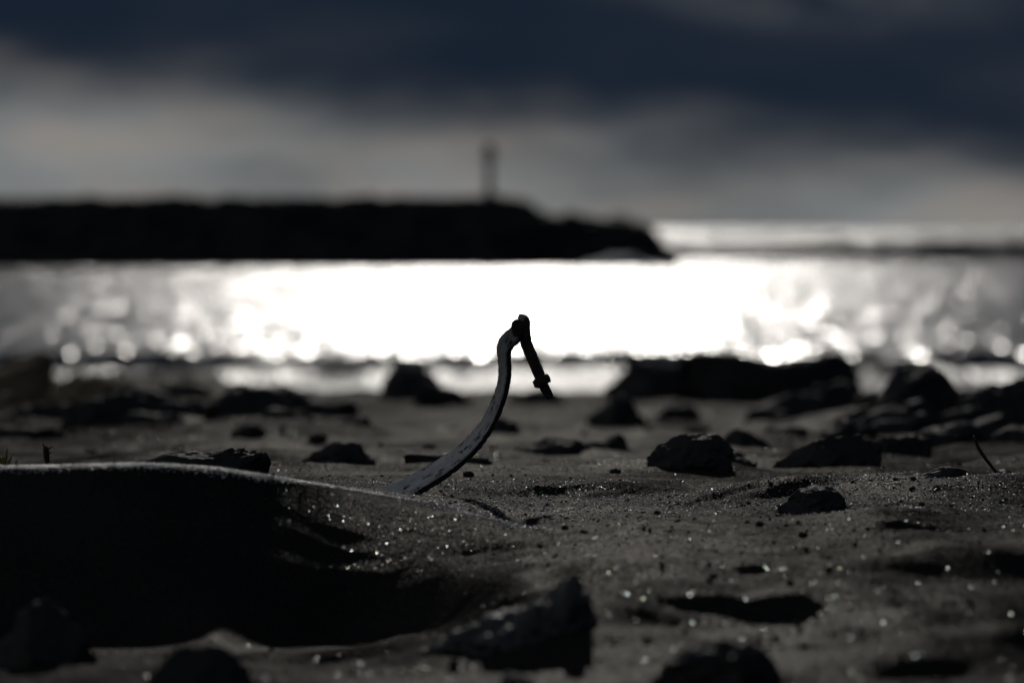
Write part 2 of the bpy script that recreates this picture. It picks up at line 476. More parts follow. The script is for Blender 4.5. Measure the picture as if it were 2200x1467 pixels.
ROCKS = [(a_, b_ - 6, c_ + 6, d_ - 4, far(e_ * .968), f_) if e_ > 9.25 else (a_, b_ - 9, c_ + 9, d_ - 1, far(e_ * .985), f_) if e_ > 7.5 else (a_, b_, c_, d_, e_, f_) for (a_, b_, c_, d_, e_, f_) in ROCKS]
for (lab, x0, x1, yt, Y, pf) in ROCKS:
    xc_ = xat((x0 + x1) / 2, Y)
    h_ = zat(yt, Y) - gz(xc_, Y)
    if Y > 7.3 or yt > 1200:
        _d = (xc_, Y, (x1 - x0) / 2 / F * Y, max(0, min(.28 * h_, .0016 * Y)))
        DRIFTS.append(_d)

# ------------------------------------------------------------------ materials
def new_mat(name):
    m = bpy.data.materials.new(name)
    m.use_nodes = True
    return m, NT(m.node_tree)


def finish(t, shader):
    o = t.node('ShaderNodeOutputMaterial')
    t.l.new(shader, o.inputs[0])


def principled(t, color, rough, normal=None, spec=0.5, metal=0.0, ior=1.5):
    p = t.node('ShaderNodeBsdfPrincipled')
    t.put(p.inputs['Base Color'], color); t.put(p.inputs['Roughness'], rough)
    p.inputs['Specular IOR Level'].default_value = spec
    p.inputs['Metallic'].default_value = metal
    p.inputs['IOR'].default_value = ior
    if normal is not None: t.put(p.inputs['Normal'], normal)
    return p


def matte(t, color, normal, gloss, rough, dnormal=None, tint=(1, 1, 1, 1)):
    """dull diffuse body with a weak constant gloss (no grazing Fresnel blow-up)"""
    d = t.node('ShaderNodeBsdfDiffuse'); t.put(d.inputs['Color'], color)
    t.put(d.inputs['Normal'], dnormal if dnormal is not None else normal)
    g = t.node('ShaderNodeBsdfGlossy'); t.put(g.inputs['Roughness'], rough); t.put(g.inputs['Normal'], normal)
    g.inputs['Color'].default_value = tint
    mx = t.node('ShaderNodeMixShader'); t.put(mx.inputs[0], gloss)
    t.l.new(d.outputs[0], mx.inputs[1]); t.l.new(g.outputs[0], mx.inputs[2])
    return mx


def jitter_normal(t, vec, amp, base=None):
    """normal tilted by a random amount for each facet (vec = random 0..1 vector)"""
    g = t.node('ShaderNodeNewGeometry')
    off = t.vmath('SCALE', t.vmath('SUBTRACT', vec, (0.5, 0.5, 0.5)), scale=amp)
    return t.vmath('NORMALIZE', t.vmath('ADD', base if base is not None else g.outputs['Normal'], off))


def sand_material():
    m, t = new_mat('black_sand')
    g = t.node('ShaderNodeNewGeometry')
    pos = g.outputs['Position']
    grain = t.voronoi(pos, 560.0)
    tint = t.noise(pos, 7.0, 4.0, .55)
    c = t.mix(t.ramp(tint, .35, .7), (.013, .0127, .0123), (.021, .0195, .018))
    sp = t.node('ShaderNodeSeparateColor'); t.l.new(grain.outputs['Color'], sp.inputs[0])
    c = t.mix(t.math('MULTIPLY', t.math('POWER', sp.outputs[0], 5.0), .6), c, (.10, .095, .085))
    bump = t.node('ShaderNodeBump')
    bump.inputs['Strength'].default_value = .55
    bump.inputs['Distance'].default_value = .0010
    t.put(bump.inputs['Height'], t.math('ADD', t.math('SUBTRACT', 1.0, grain.outputs['Distance']),
                                        t.math('MULTIPLY', t.noise(pos, 160.0, 3.0, .6), .8)))
    nrm = jitter_normal(t, grain.outputs['Color'], 0.62, bump.outputs[0])
    damp = t.ramp(t.noise(t.vmath('MULTIPLY', pos, (1.0, .7, 1.0)), 2.3, 3.0, .5), .35, .65, .0031, .0084)
    base = matte(t, c, nrm, damp, .34, tint=(1.0, .975, .935, 1))
    # scattered glassy grains
    fl = t.voronoi(t.vmath('ADD', pos, (3.3, 1.7, .4)), 600.0)
    sf = t.node('ShaderNodeSeparateColor'); t.l.new(fl.outputs['Color'], sf.inputs[0])
    fl2 = t.vmath('FRACTION', t.vmath('SCALE', fl.outputs['Color'], scale=37.0))
    nf = jitter_normal(t, fl2, 1.3)
    tin = t.mix(.25, (.9, .9, .9), fl2)
    gl = t.node('ShaderNodeBsdfGlossy'); t.put(gl.inputs['Color'], tin)
    gl.inputs['Roughness'].default_value = .16
    t.put(gl.inputs['Normal'], nf)
    mixn = t.node('ShaderNodeMixShader')
    t.put(mixn.inputs[0], t.math('MULTIPLY', t.math('GREATER_THAN', sf.outputs[2], .93), .017))
    t.l.new(base.outputs[0], mixn.inputs[1]); t.l.new(gl.outputs[0], mixn.inputs[2])
    finish(t, mixn.outputs[0])
    return m


def rock_material(name, c0, c1, rough=.5, gloss=.032):
    m, t = new_mat(name)
    g = t.node('ShaderNodeNewGeometry'); pos = g.outputs['Position']
    n1 = t.noise(pos, 26.0, 6.0, .6); n2 = t.noise(pos, 170.0, 4.0, .6)
    v = t.voronoi(pos, 90.0)
    c = t.mix(t.ramp(n1, .35, .68), c0, c1)
    bump = t.node('ShaderNodeBump'); bump.inputs['Strength'].default_value = .8
    bump.inputs['Distance'].default_value = .004
    t.put(bump.inputs['Height'], t.math('ADD', t.math('MULTIPLY', n2, .5),
                                        t.math('ADD', n1, t.math('MULTIPLY', v.outputs['Distance'], .3))))
    p = matte(t, c, bump.outputs[0], gloss, t.ramp(n2, .3, .7, rough - .08, rough + .15))
    finish(t, p.outputs[0])
    return m


def iron_material(name, c0, c1, rough, streak=True):
    m, t = new_mat(name)
    tcn = t.node('ShaderNodeTexCoord')
    uv = t.node('ShaderNodeUVMap')
    g = t.node('ShaderNodeNewGeometry'); pos = g.outputs['Position']
    n1 = t.noise(pos, 110.0, 6.0, .62)
    n2 = t.noise(pos, 520.0, 4.0, .6)
    if streak:
        st = t.vmath('MULTIPLY', uv.outputs[0], (14.0, 520.0, 1.0))
        n3 = t.noise(st, 1.0, 5.0, .65)
        pit = t.voronoi(t.vmath('MULTIPLY', uv.outputs[0], (26.0, 700.0, 1.0)), 1.0)
        pits = t.ramp(t.math('ADD', pit.outputs['Distance'], t.math('MULTIPLY', t.math('SUBTRACT', n1, .5), 2.2)), .02, .26)
    else:
        n3 = n1; pits = 1.0
    f_ = t.ramp(t.math('ADD', t.math('MULTIPLY', n1, .5), t.math('MULTIPLY', n3, .5)), .36, .62)
    c = t.mix(f_, c0, c1)
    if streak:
        # weathered grain towards the foot, painted paler to stand in for missing light
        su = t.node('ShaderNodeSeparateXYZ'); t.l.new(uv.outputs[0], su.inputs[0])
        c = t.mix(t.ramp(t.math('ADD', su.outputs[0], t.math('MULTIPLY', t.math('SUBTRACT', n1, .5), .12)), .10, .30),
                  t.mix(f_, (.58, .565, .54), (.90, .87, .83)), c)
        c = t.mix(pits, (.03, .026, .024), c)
    bump = t.node('ShaderNodeBump'); bump.inputs['Strength'].default_value = .9
    bump.inputs['Distance'].default_value = .0026
    hgt = t.math('ADD', t.math('MULTIPLY', n2, .35), t.math('ADD', n1, t.math('MULTIPLY', n3, .6)))
    if streak: hgt = t.math('ADD', hgt, t.math('MULTIPLY', pits, .8))
    t.put(bump.inputs['Height'], hgt)
    p = principled(t, c, rough, bump.outputs[0], .35)
    finish(t, p.outputs[0])
    return m


def plain_material(name, c0, c1, scale, rough=.7, bumpd=0.0):
    m, t = new_mat(name)
    g = t.node('ShaderNodeNewGeometry'); pos = g.outputs['Position']
    n = t.noise(pos, scale, 5.0, .6)
    bump = t.node('ShaderNodeBump'); bump.inputs['Distance'].default_value = max(bumpd, 1e-4)
    bump.inputs['Strength'].default_value = .7
    t.put(bump.inputs['Height'], n)
    p = principled(t, t.mix(t.ramp(n, .35, .65), c0, c1), rough, bump.outputs[0], .3)
    finish(t, p.outputs[0])
    return m


def water_material(name, fine1, fine2, slope, rough, foam=None):
    m, t = new_mat(name)
    g = t.node('ShaderNodeNewGeometry'); pos = g.outputs['Position']
    # long slopes of the chop
    chop = t.noise(t.vmath('MULTIPLY', pos, (.55, .22, 0.0)), 1.0, 3.0, .5)
    bump = t.node('ShaderNodeBump'); bump.inputs['Strength'].default_value = 1.0
    bump.inputs['Distance'].default_value = .35
    t.put(bump.inputs['Height'], chop)
    # small wind facets
    f1 = t.voronoi(t.vmath('MULTIPLY', pos, (*fine1, 0.0)), 1.0, dim='2D')
    f2 = t.voronoi(t.vmath('MULTIPLY', t.vmath('ADD', pos, (3.1, 8.8, 0)), (*fine2, 0.0)), 1.0, dim='2D')
    r1 = t.vmath('SUBTRACT', f1.outputs['Color'], (.5, .5, .5))
    r2 = t.vmath('SUBTRACT', f2.outputs['Color'], (.5, .5, .5))
    r3 = t.vmath('SUBTRACT', t.vmath('FRACTION', t.vmath('SCALE', f1.outputs['Color'], scale=53.0)), (.5, .5, .5))
    s = t.vmath('ADD', t.vmath('ADD', r1, r2), r3)
    s = t.vmath('MULTIPLY', s, (*slope, 0.0))
    nrm = t.vmath('NORMALIZE', t.vmath('ADD', bump.outputs[0], s))
    p = principled(t, (.008, .018, .030), rough, nrm, .5, ior=1.333)
    if foam:                             # aerated water: dull body, weaker gloss
        p = matte(t, foam[0], nrm, foam[1], rough)
    finish(t, p.outputs[0])
    return m


M_SAND = sand_material()
M_ROCK = rock_material('basalt', (.011, .011, .0115), (.022, .0215, .021), .50)
M_ROCK_LIT = rock_material('lit_basalt', (.012, .012, .012), (.03, .03, .03), .42, .07)  # basalt made paler and glossier to bring out a sunlit top ridge
M_ROCK_B = rock_material('brown_basalt', (.17, .12, .07), (.28, .205, .125), .6)
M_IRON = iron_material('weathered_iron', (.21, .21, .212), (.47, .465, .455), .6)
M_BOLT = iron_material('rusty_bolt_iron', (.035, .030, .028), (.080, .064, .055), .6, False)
M_PALE = rock_material('pale_stone', (.10, .098, .095), (.2, .195, .19), .6)
def grain_material():
    m, t = new_mat('glassy_grain')
    g = t.node('ShaderNodeNewGeometry')
    rnd = t.voronoi(g.outputs['Position'], 700.0)
    c = t.mix(rnd.outputs['Distance'], (.02, .02, .02), (.05, .048, .045))
    finish(t, matte(t, c, g.outputs['Normal'], .42, .30).outputs[0])
    return m


M_GRAIN = grain_material()
M_LICHEN = plain_material('yellow_lichen', (.35, .30, .08), (.55, .48, .15), 300, .8, .0005)
M_WOOD = plain_material('dead_wood', (.03, .025, .02), (.07, .055, .04), 90, .75, .0008)
M_STRAW = plain_material('dry_straw', (.22, .15, .05), (.36, .27, .11), 60, .7, .0004)
M_RUBBLE = plain_material('dark_rubble', (.018, .018, .018), (.04, .039, .037), .6, .8, .2)
M_CONC = plain_material('dark_concrete', (.05, .05, .05), (.09, .088, .085), .8, .8, .03)
M_STEEL = plain_material('beacon_paint', (.10, .10, .105), (.14, .14, .145), 1.0, .6, .002)
M_WATER = water_material('sea_water', (12.0, .48), (4.6, .24), (.136, .42), .15)      # ruffled bay
M_WASH = water_material('wash_water', (55.0, 2.4), (26.0, 1.2), (.16, .50), .34, ((.10, .10, .105), .060))     # aerated water running out on the beach
M_OPEN = water_material('open_sea_water', (14.0, .5), (5.0, .2), (.70, .60), .28, ((.02, .03, .045), .105))    # rougher open sea outside the breakwater
M_FOAM = plain_material('sea_foam', (.55, .57, .60), (.8, .8, .8), 3.0, .9, .03)

# ------------------------------------------------------------------ sand
def spaced(parts):
    out = []
    for a, b, n in parts:
        out.append(np.linspace(a, b, n, endpoint=False))
    return np.concatenate(out)


xs_pos = np.concatenate([np.linspace(0, .80, 230, endpoint=False), np.linspace(.80, 2.7, 110, endpoint=False),
                         np.geomspace(2.7, 140, 36)])
xs = np.concatenate([-xs_pos[:0:-1], xs_pos])
ys = np.concatenate([-np.geomspace(120, .5, 14), np.linspace(0, 4.0, 20, endpoint=False),
                     np.linspace(4.0, 6.0, 170, endpoint=False), np.linspace(6.0, 6.5, 170, endpoint=False), np.linspace(6.5, 7.5, 170, endpoint=False),
                     np.linspace(7.5, 10.0, 120, endpoint=False), np.geomspace(10.0, 32.0, 190, endpoint=False), np.geomspace(32.0, 160, 40)])
XX, YY = np.meshgrid(xs, ys)
ZZ = relief(XX, YY)
sand = mesh_obj('sand', np.stack([XX, YY, ZZ], -1).reshape(-1, 3), grid_faces(*XX.shape), M_SAND)
tag(sand, 'rippled black sand beach with scattered stones', 'sand', kind='structure')

# ------------------------------------------------------------------ sea
rng = np.random.default_rng(4)
wx_pos = np.concatenate([np.linspace(0, 14, 90, endpoint=False), np.linspace(14, 60, 90, endpoint=False),
                         np.geomspace(60, 30000, 40)])
wx = np.concatenate([-wx_pos[:0:-1], wx_pos])
SWELLS = [(520, .55, 1.6, 16, 23), (620, .6, 1.8, 24, 31), (750, .65, 2.0, 28, 35), (930, .7, 2.4, 34, 39),
          (1200, .8, 3.0, 44, 43), (1650, .9, 4.0, 60, 47)]
wy = np.concatenate([np.geomspace(40, 88, 12, endpoint=False), np.linspace(88, 112, 130, endpoint=False),
                     np.geomspace(112, 425, 70, endpoint=False), np.linspace(425, 456, 80, endpoint=False),
                     np.geomspace(456, 2000, 120, endpoint=False), np.geomspace(2000, 30000, 40)]
                    + [np.linspace(c_ - 5 * f_, c_ + 4 * f_, 24) for c_, h_, f_, b_, sd_ in SWELLS])
wy = np.unique(np.round(wy, 3))
WX, WY = np.meshgrid(wx, wy)


def ridge(X, Y, yc, h, front, back, seed, lam, xa=-1e9, xb=1e9, fall=5.0):
    """one low breaking swell lying across the view"""
    c = yc + 2.2 * front * fbm(X / lam, X * 0, seed, 3)
    hh = h * np.clip(0.9 + 0.4 * fbm(X / (lam * .35), X * 0 + 3.3, seed + 9, 3), .15, 2)
    hh = hh * smooth01((X - xa) / fall) * smooth01((xb - X) / fall)
    d = Y - c
    return hh * np.where(d < 0, smooth01(1 + d / front), smooth01(1 - d / back))


WZ = np.full(WX.shape, SEA_Z)
WZ = WZ + ridge(WX, WY, 101.0, .31, 1.0, 4.0, 11, 2.2)
WZ = WZ + ridge(WX, WY, 94.0, .16, 1.8, 4.0, 14, 3.0)
WZ = WZ + ridge(WX, WY, 436.0, 1.15, 2.6, 14.0, 17, 16.0, -6.0, 1e9, 9.0)
for yc_, h_, f_, b_, sd_ in SWELLS:
    WZ = WZ + ridge(WX, WY, yc_, h_, f_, b_, sd_, yc_ * .05)
WZ = WZ + .04 * fbm(WX * .12, WY * .05, 61, 3) * smooth01((WY - 60) / 30) * smooth01((3000 - WY) / 2000)
water = mesh_obj('sea', np.stack([WX, WY, WZ], -1).reshape(-1, 3), grid_faces(*WX.shape), M_WATER)
water.data.materials.append(M_WASH); water.data.materials.append(M_OPEN)
_yc = ((WY[:-1, :-1] + WY[1:, 1:]) / 2).ravel()
water.data.polygons.foreach_set('material_index', np.where(_yc < 99.6, 1, np.where(_yc > 437, 2, 0)).astype(np.int32))
tag(water, 'glittering sea reaching to the horizon', 'water', kind='structure')

# ------------------------------------------------------------------ breakwater
BY = 356.0
BP = F / BY


def bw(px, py, dy=0.0): return at(px, py, BY + dy)


bwr = empty('breakwater', (xat(600, BY), BY, SEA_Z))
tag(bwr, 'long dark rubble breakwater with flat top, stepping down to its seaward end', 'breakwater')
prof = [(-3000, 425), (-600, 425), (0, 426), (300, 424), (600, 425), (900, 424), (1060, 424), (1112, 426), (1140, 434),
        (1158, 450), (1180, 461), (1210, 462), (1230, 453), (1250, 461), (1285, 464), (1345, 467), (1385, 478), (1415, 505), (1440, 540), (1468, 566)]
pp = np.array(prof, float)
qx = np.concatenate([np.linspace(-3000, -200, 120), np.linspace(-190, 1450, 420)])
top = np.interp(qx, pp[:, 0], pp[:, 1])
rows = []
xw = (qx - 1100) / F * BY
ztop = np.array([zat(v, BY) for v in top])
for k, f_ in enumerate(np.linspace(-1, 1, 29)):
    s = 1 - abs(f_)
    halfw = 2.0 + 1.35 * (ztop - SEA_Z + 1.0)
    yy = BY + 4 + f_ * halfw
    up = np.minimum(1, s / .62)
    z = SEA_Z - 1.0 + (ztop - SEA_Z + 1.0) * up
    n = fbm(xw * .75, yy * .75 + 2, 300, 3) * 0.75 * (up < 1) + fbm(xw * .9, yy * .9, 310, 3) * .35
    rows.append(np.stack([xw, yy, z + n], -1))
core = mesh_obj('rubble_mound', np.stack(rows, 0).reshape(-1, 3), grid_faces(29, len(qx)), M_RUBBLE, smooth=False)
keep(core, bwr)
tag(core, kind='stuff')
# concrete crest wall
bm = bmesh.new()
x0, x1 = xat(-2990, BY), xat(1105, BY)
zc = zat(422, BY)
seg = 26
for k in range(seg):
    a = x0 + (x1 - x0) * k / seg; b = x0 + (x1 - x0) * (k + 1) / seg - .05
    r = bmesh.ops.create_cube(bm, size=1.0)
    for v in r['verts']:
        v.co = Vector(((a + b) / 2 + v.co.x * (b - a), BY + 4 + v.co.y * 2.4, (SEA_Z + 1.5 + zc) / 2 + v.co.z * (zc - SEA_Z - 1.5)))
keep(bm_obj('crest_wall', bm, M_CONC), bwr)
# armour blocks along the foot and the head
rs = random.Random(8)
bm = bmesh.new()
for k in range(260):
    px = rs.uniform(-300, 1440) if k < 150 else rs.uniform(1090, 1440)
    tz = zat(float(np.interp(px, pp[:, 0], pp[:, 1])), BY)
    fr = rs.uniform(0, .95)
    zz = SEA_Z + (tz - SEA_Z) * fr - rs.uniform(.1, .5)
    yy = BY + 4 - (2.0 + 1.35 * (tz - SEA_Z + 1)) * (1 - .62 * (zz - SEA_Z + 1) / (tz - SEA_Z + 1))
    s = rs.uniform(.35, .75)
    r = bmesh.ops.create_icosphere(bm, subdivisions=1, radius=s)
    off = Vector((xat(px, BY), yy, zz)); sc_ = Vector((rs.uniform(.8, 1.4), 1, rs.uniform(.6, .9)))
    for v in r['verts']:
        v.co = Vector((v.co.x * sc_.x, v.co.y, v.co.z * sc_.z)) * rs.uniform(.8, 1.1) + off
arm = bm_obj('armour_stones', bm, M_RUBBLE)
keep(arm, bwr); tag(arm, kind='stuff')

# beacon on the breakwater head
bp_ = at(1051, 428, BY + 4)
bec = empty('harbour_beacon', bp_)
tag(bec, 'slim grey light beacon standing near the end of the breakwater', 'beacon')


def lathe(name, prof_, base, mat, parent, n=16, smooth=True):
    vs, fs = [], []
    for r, z in prof_:
        for k in range(n):
            a = 2 * math.pi * k / n
            vs.append((r * math.cos(a), r * math.sin(a), z))
    m_ = len(prof_)
    for i in range(m_ - 1):
        for k in range(n):
            fs.append((i * n + k, i * n + (k + 1) % n, (i + 1) * n + (k + 1) % n, (i + 1) * n + k))
    fs.append(tuple(range(n))[::-1]); fs.append(tuple((m_ - 1) * n + k for k in range(n)))
    o = mesh_obj(name, vs, fs, mat, parent, smooth)
    o.location = base
    return o


lathe('plinth', [(.8, -1.0), (.8, .25), (.7, .3)], (0, 0, 0), M_CONC, bec)
lathe('mast', [(.25, .3), (.22, 2.5)], (0, 0, 0), M_STEEL, bec)
lathe('gallery', [(.30, 2.48), (.58, 2.55), (.58, 2.65), (.36, 2.67)], (0, 0, 0), M_STEEL, bec)
lathe('lantern', [(.33, 2.66), (.35, 3.2), (.38, 3.24), (.25, 3.4), (.05, 3.5)], (0, 0, 0), M_STEEL, bec)
# foam at the breakwater head
fv = []
for k in range(60):
    px = 1235 + 210 * k / 59
    fv.append(px)
fx = np.array([xat(p, 347.0) for p in fv])
rowsf = []
for j, f_ in enumerate(np.linspace(0, 1, 9)):
    zz = SEA_Z + .02 + .55 * math.sin(math.pi * f_) * np.clip(np.sin(np.pi * np.arange(60) / 59), 0, 1) * (1 + fbm(fx * .7, fx * 0 + f_ * 3, 400, 3))
    rowsf.append(np.stack([fx, np.full(60, 344.0 + 5.0 * f_) + fbm(fx * .5, fx * 0 + j * .3, 410, 2), zz], -1))
foam = mesh_obj('surf', np.stack(rowsf, 0).reshape(-1, 3), grid_faces(9, 60), M_FOAM)
tag(foam, 'pale surf breaking at the foot of the breakwater end', 'surf', kind='stuff')

# ------------------------------------------------------------------ rocks
def make_rock(name, label, x0, x1, ytop, Y, prof=None, seed=1, depth=None, mat=None, sub=5, cat='rock', facets=16, rough=.115, bury=.03, group=None):
    """stone whose outline spans photograph x0..x1 at distance Y, crest at ytop;
    prof = list of (0..1 across, 0..1 height) for the upper outline"""
    r_ = random.Random(seed)
    bm = bmesh.new()
    bmesh.ops.create_icosphere(bm, subdivisions=sub, radius=1.0)
    co = np.array([v.co[:] for v in bm.verts])
    bm.verts.ensure_lookup_table()
    # chop with random planes for flat broken faces
    for k in range(facets):
        n = np.array([r_.gauss(0, 1), r_.gauss(0, 1), r_.gauss(0, .7)]); n /= np.linalg.norm(n)
        d = r_.uniform(.62, .88)
        e = np.maximum(co @ n - d, 0)
        co = co - np.outer(e * .97, n)
    for i in range(len(co)):
        p = Vector(co[i])
        q = p * 1.6 + Vector((seed * 3.7, seed * 1.3, 0))
        nn = mnoise.fractal(q, 1.0, 2.0, 4) * rough + mnoise.fractal(q * 4.5, .8, 2.1, 4) * rough * .24 - abs(mnoise.noise(q * 3.1)) * rough * .5
        co[i] = co[i] * (1 + nn)
    co = (co - co.min(0)) / (co.max(0) - co.min(0)) * 2 - 1
    X0, X1 = xat(x0, Y), xat(x1, Y)
    wx_ = (X1 - X0) / 2; cx = (X0 + X1) / 2
    zt = zat(ytop, Y)
    bury = bury * max(1, Y / 8)
    zg = min(gz(cx, Y), gz(X0, Y), gz(X1, Y), gz(cx, Y - wx_ * .5)) - bury
    dep = depth if depth else max(.75 * wx_, .9 * (zt - zg))
    if prof:
        a = np.array(prof, float)
        dome = np.sqrt(np.clip(1 - co[:, 0] ** 2, .03, 1))
        up = co[:, 2] > 0
        f_ = np.maximum(pchip((co[:, 0] + 1) / 2, a[:, 0], a[:, 1]), .01) ** .62
        zz = np.where(up, np.clip(co[:, 2] / dome, 0, 1.06) * f_, co[:, 2])
    else:
        zz = co[:, 2]
    zmid = (zg + bury - .004) if prof else zg + (zt - zg) * .25
    zz = np.where(zz > 0, zmid + zz * (zt - zmid), zmid + zz * (zmid - zg + .01))
    base = Vector((cx, Y, zg))
    for v, c_, z_ in zip(bm.verts, co, zz):
        v.co = Vector((c_[0] * wx_, c_[1] * dep, z_ - zg))
    o = bm_obj(name, bm, mat or M_ROCK, None, False)
    o.location = base
    o.data.polygons.foreach_set('use_smooth', [True] * len(o.data.polygons))
    o.data.set_sharp_from_angle(angle=math.radians(24))
    tag(o, label, cat, group)
    return o


for i, (lab, x0, x1, yt, Y, pf) in enumerate(ROCKS):
    hz = None
    mt = M_ROCK_B if 'brown' in lab else M_ROCK
    if 'slanting' in lab:
        make_rock('rock', lab, x0, x1, yt, Y, pf, seed=503, mat=M_ROCK_LIT, sub=6, rough=.13, facets=5, depth=.09)
    else:
        make_rock('rock', lab, x0, x1, yt, Y, pf, seed=11 + i * 7, mat=mt, sub=6 if Y < 7.2 else 5)

# small pebbles one can pick out
PEB = [(1215, 1140, 6.20, 10, 'small dark pebble in the blurred sand below the sharp ridge, right of the strap'),
       (1632, 1128, 6.15, 11, 'dark pebble left below the angular stone with the bright edge'),
       (1726, 1122, 6.05, 13, 'dark pebble directly in front of the angular stone with the bright edge'),
       (1525, 1243, 5.55, 10, 'lone dark pebble on the open sand right of the big foreground stone'),
       (1833, 1042, 7.25, 13, 'small pointed pebble standing behind the sand right of the angular stone'),
       (992, 903, 8.9, 13, 'tiny dark pebble on the sand left of the stone behind the strap'),
       (1196, 908, 8.9, 10, 'tiny dark pebble below the bolt end'),
       (922, 958, 8.2, 20, 'round dark pebble above the flat stone behind the strap'),
       (1006, 1052, 7.35, 15, 'small dark pebble behind the left end of the sharp sand ridge'),
       (1322, 1030, 7.45, 15, 'small dark pebble right behind the sharp sand ridge'),
       (1585, 994, 7.9, 16, 'small dark pebble just right of the tilted slab'),
       (655, 880, 9.6, 20, 'pale pebble near the low stone right of the peaked boulder')]
for i, (px, py, Y, s_, lab) in enumerate(PEB):
    Y = far(Y)
    X = xat(px, Y); z = gz(X, Y)
    bm = bmesh.new(); bmesh.ops.create_icosphere(bm, subdivisions=3, radius=1)
    w_ = s_ / F * Y * .8
    for v in bm.verts:
        v.co = v.co * (1 + .3 * mnoise.fractal(v.co * 1.4 + Vector((i * 3.1, 0, 0)), 1.0, 2.0, 3))
        v.co = Vector((v.co.x * w_, v.co.y * w_ * .9, v.co.z * w_ * .7))
    o = bm_obj('pebble', bm, M_PALE if 'pale' in lab else M_ROCK, None, False)
    o.location = (X, Y, z + s_ / F * Y * .25)
    tag(o, lab, 'pebble', 'loose pebbles on the sand')

# loose grit and shingle, far too many to count
rs = random.Random(21)
tv, tf = [], []
ico = bmesh.new(); bmesh.ops.create_icosphere(ico, subdivisions=1, radius=1)
ico.verts.ensure_lookup_table()
IV = np.array([v.co[:] for v in ico.verts]); IF = np.array([[v.index for v in f.verts] for f in ico.faces]); ico.free()
gx, gy, gs = [], [], []
while len(gx) < 2600:
    if len(gx) < 1300:
        Y = rs.uniform(7.6, 11.4); px = rs.uniform(-250, 2450); sz = rs.uniform(.003, .006) * (1 + 2.4 * rs.random() ** 6)
        dens = .06 + .94 * smooth01((abs(px - 1080) - 480) / 700) * smooth01((Y - 7.8) / 1.6)
    else:
        Y = rs.uniform(4.3, 7.5); px = rs.uniform(-250, 2450); sz = rs.uniform(.0011, .0022) * (1 + 1.1 * rs.random() ** 8)
        dens = .45 if px > 1050 or Y > 6.5 else .05
    if rs.random() < dens:
        sz *= far(Y) / Y; Y = far(Y)
        gx.append(xat(px, Y)); gy.append(Y); gs.append(sz)
gzs = relief(np.array(gx), np.array(gy), False)
for i in range(len(gx)):
    q = IV * (1 + .35 * (np.array([rs.random() for _ in range(12)])[:, None] - .5))
    q = q * gs[i] * np.array([rs.uniform(.8, 1.4), rs.uniform(.8, 1.3), rs.uniform(.5, .9)])
    tf.append(IF + 12 * i)
    tv.append(q + np.array([gx[i], gy[i], gzs[i] + gs[i] * .25]))
grit = mesh_obj('shingle', np.concatenate(tv), np.concatenate(tf), M_ROCK, None, False)
tag(grit, 'loose grit and small shingle strewn over the black sand', 'shingle', kind='stuff')

# coarse glassy grains standing proud of the sand, thickest along the dune crest and in the sharp strip
rg = np.random.default_rng(12)


def crest_at(px):
    return (pchip(px, CPX, [SECT[c][3][0] for c in CPX]))


n1 = 9000
p1 = rg.uniform(-350, 1180, n1)
y1 = crest_at(p1) + rg.normal(0, .008, n1) * (1 + 2.5 * smooth01((p1 - 700) / 300))
n2 = 9000
p2 = rg.uniform(700, 2500, n2); y2 = rg.uniform(6.45, 7.25, n2)
gpx = np.concatenate([p1, p2]); gY = np.concatenate([y1, y2]); gX = (gpx - 1100) / F * gY
rad = np.concatenate([rg.uniform(.0006, .0011, n1), rg.uniform(.0006, .0013, n2)])
gZ = relief(gX, gY) + rad * .25
q = IV[None] * rg.uniform(.75, 1.25, (len(gX), 12, 1)) * rad[:, None, None] * rg.uniform(.75, 1.3, (len(gX), 1, 3))
vv = (q + np.stack([gX, gY, gZ], -1)[:, None, :]).reshape(-1, 3)
ff = (IF[None] + 12 * np.arange(len(gX))[:, None, None]).reshape(-1, 3)
o = mesh_obj('sand_grains', vv, ff, M_GRAIN, None, True)
tag(o, 'coarse glinting sand grains on the dune crest and around the strap', 'sand grains', kind='stuff')

# ------------------------------------------------------------------ bent iron strap with bolt
HY = 7.0
ZO = lambda zx, zy: (820 + zx / 3.19, 640 + zy / 3.19)


SECTION = [(1, -.78), (1, -.3), (1, .3), (1, .78), (.9, 1), (.45, 1), (-.45, 1), (-.9, 1),
           (-1, .78), (-1, .3), (-1, -.3), (-1, -.78), (-.9, -1), (-.45, -1), (.45, -1), (.9, -1)]


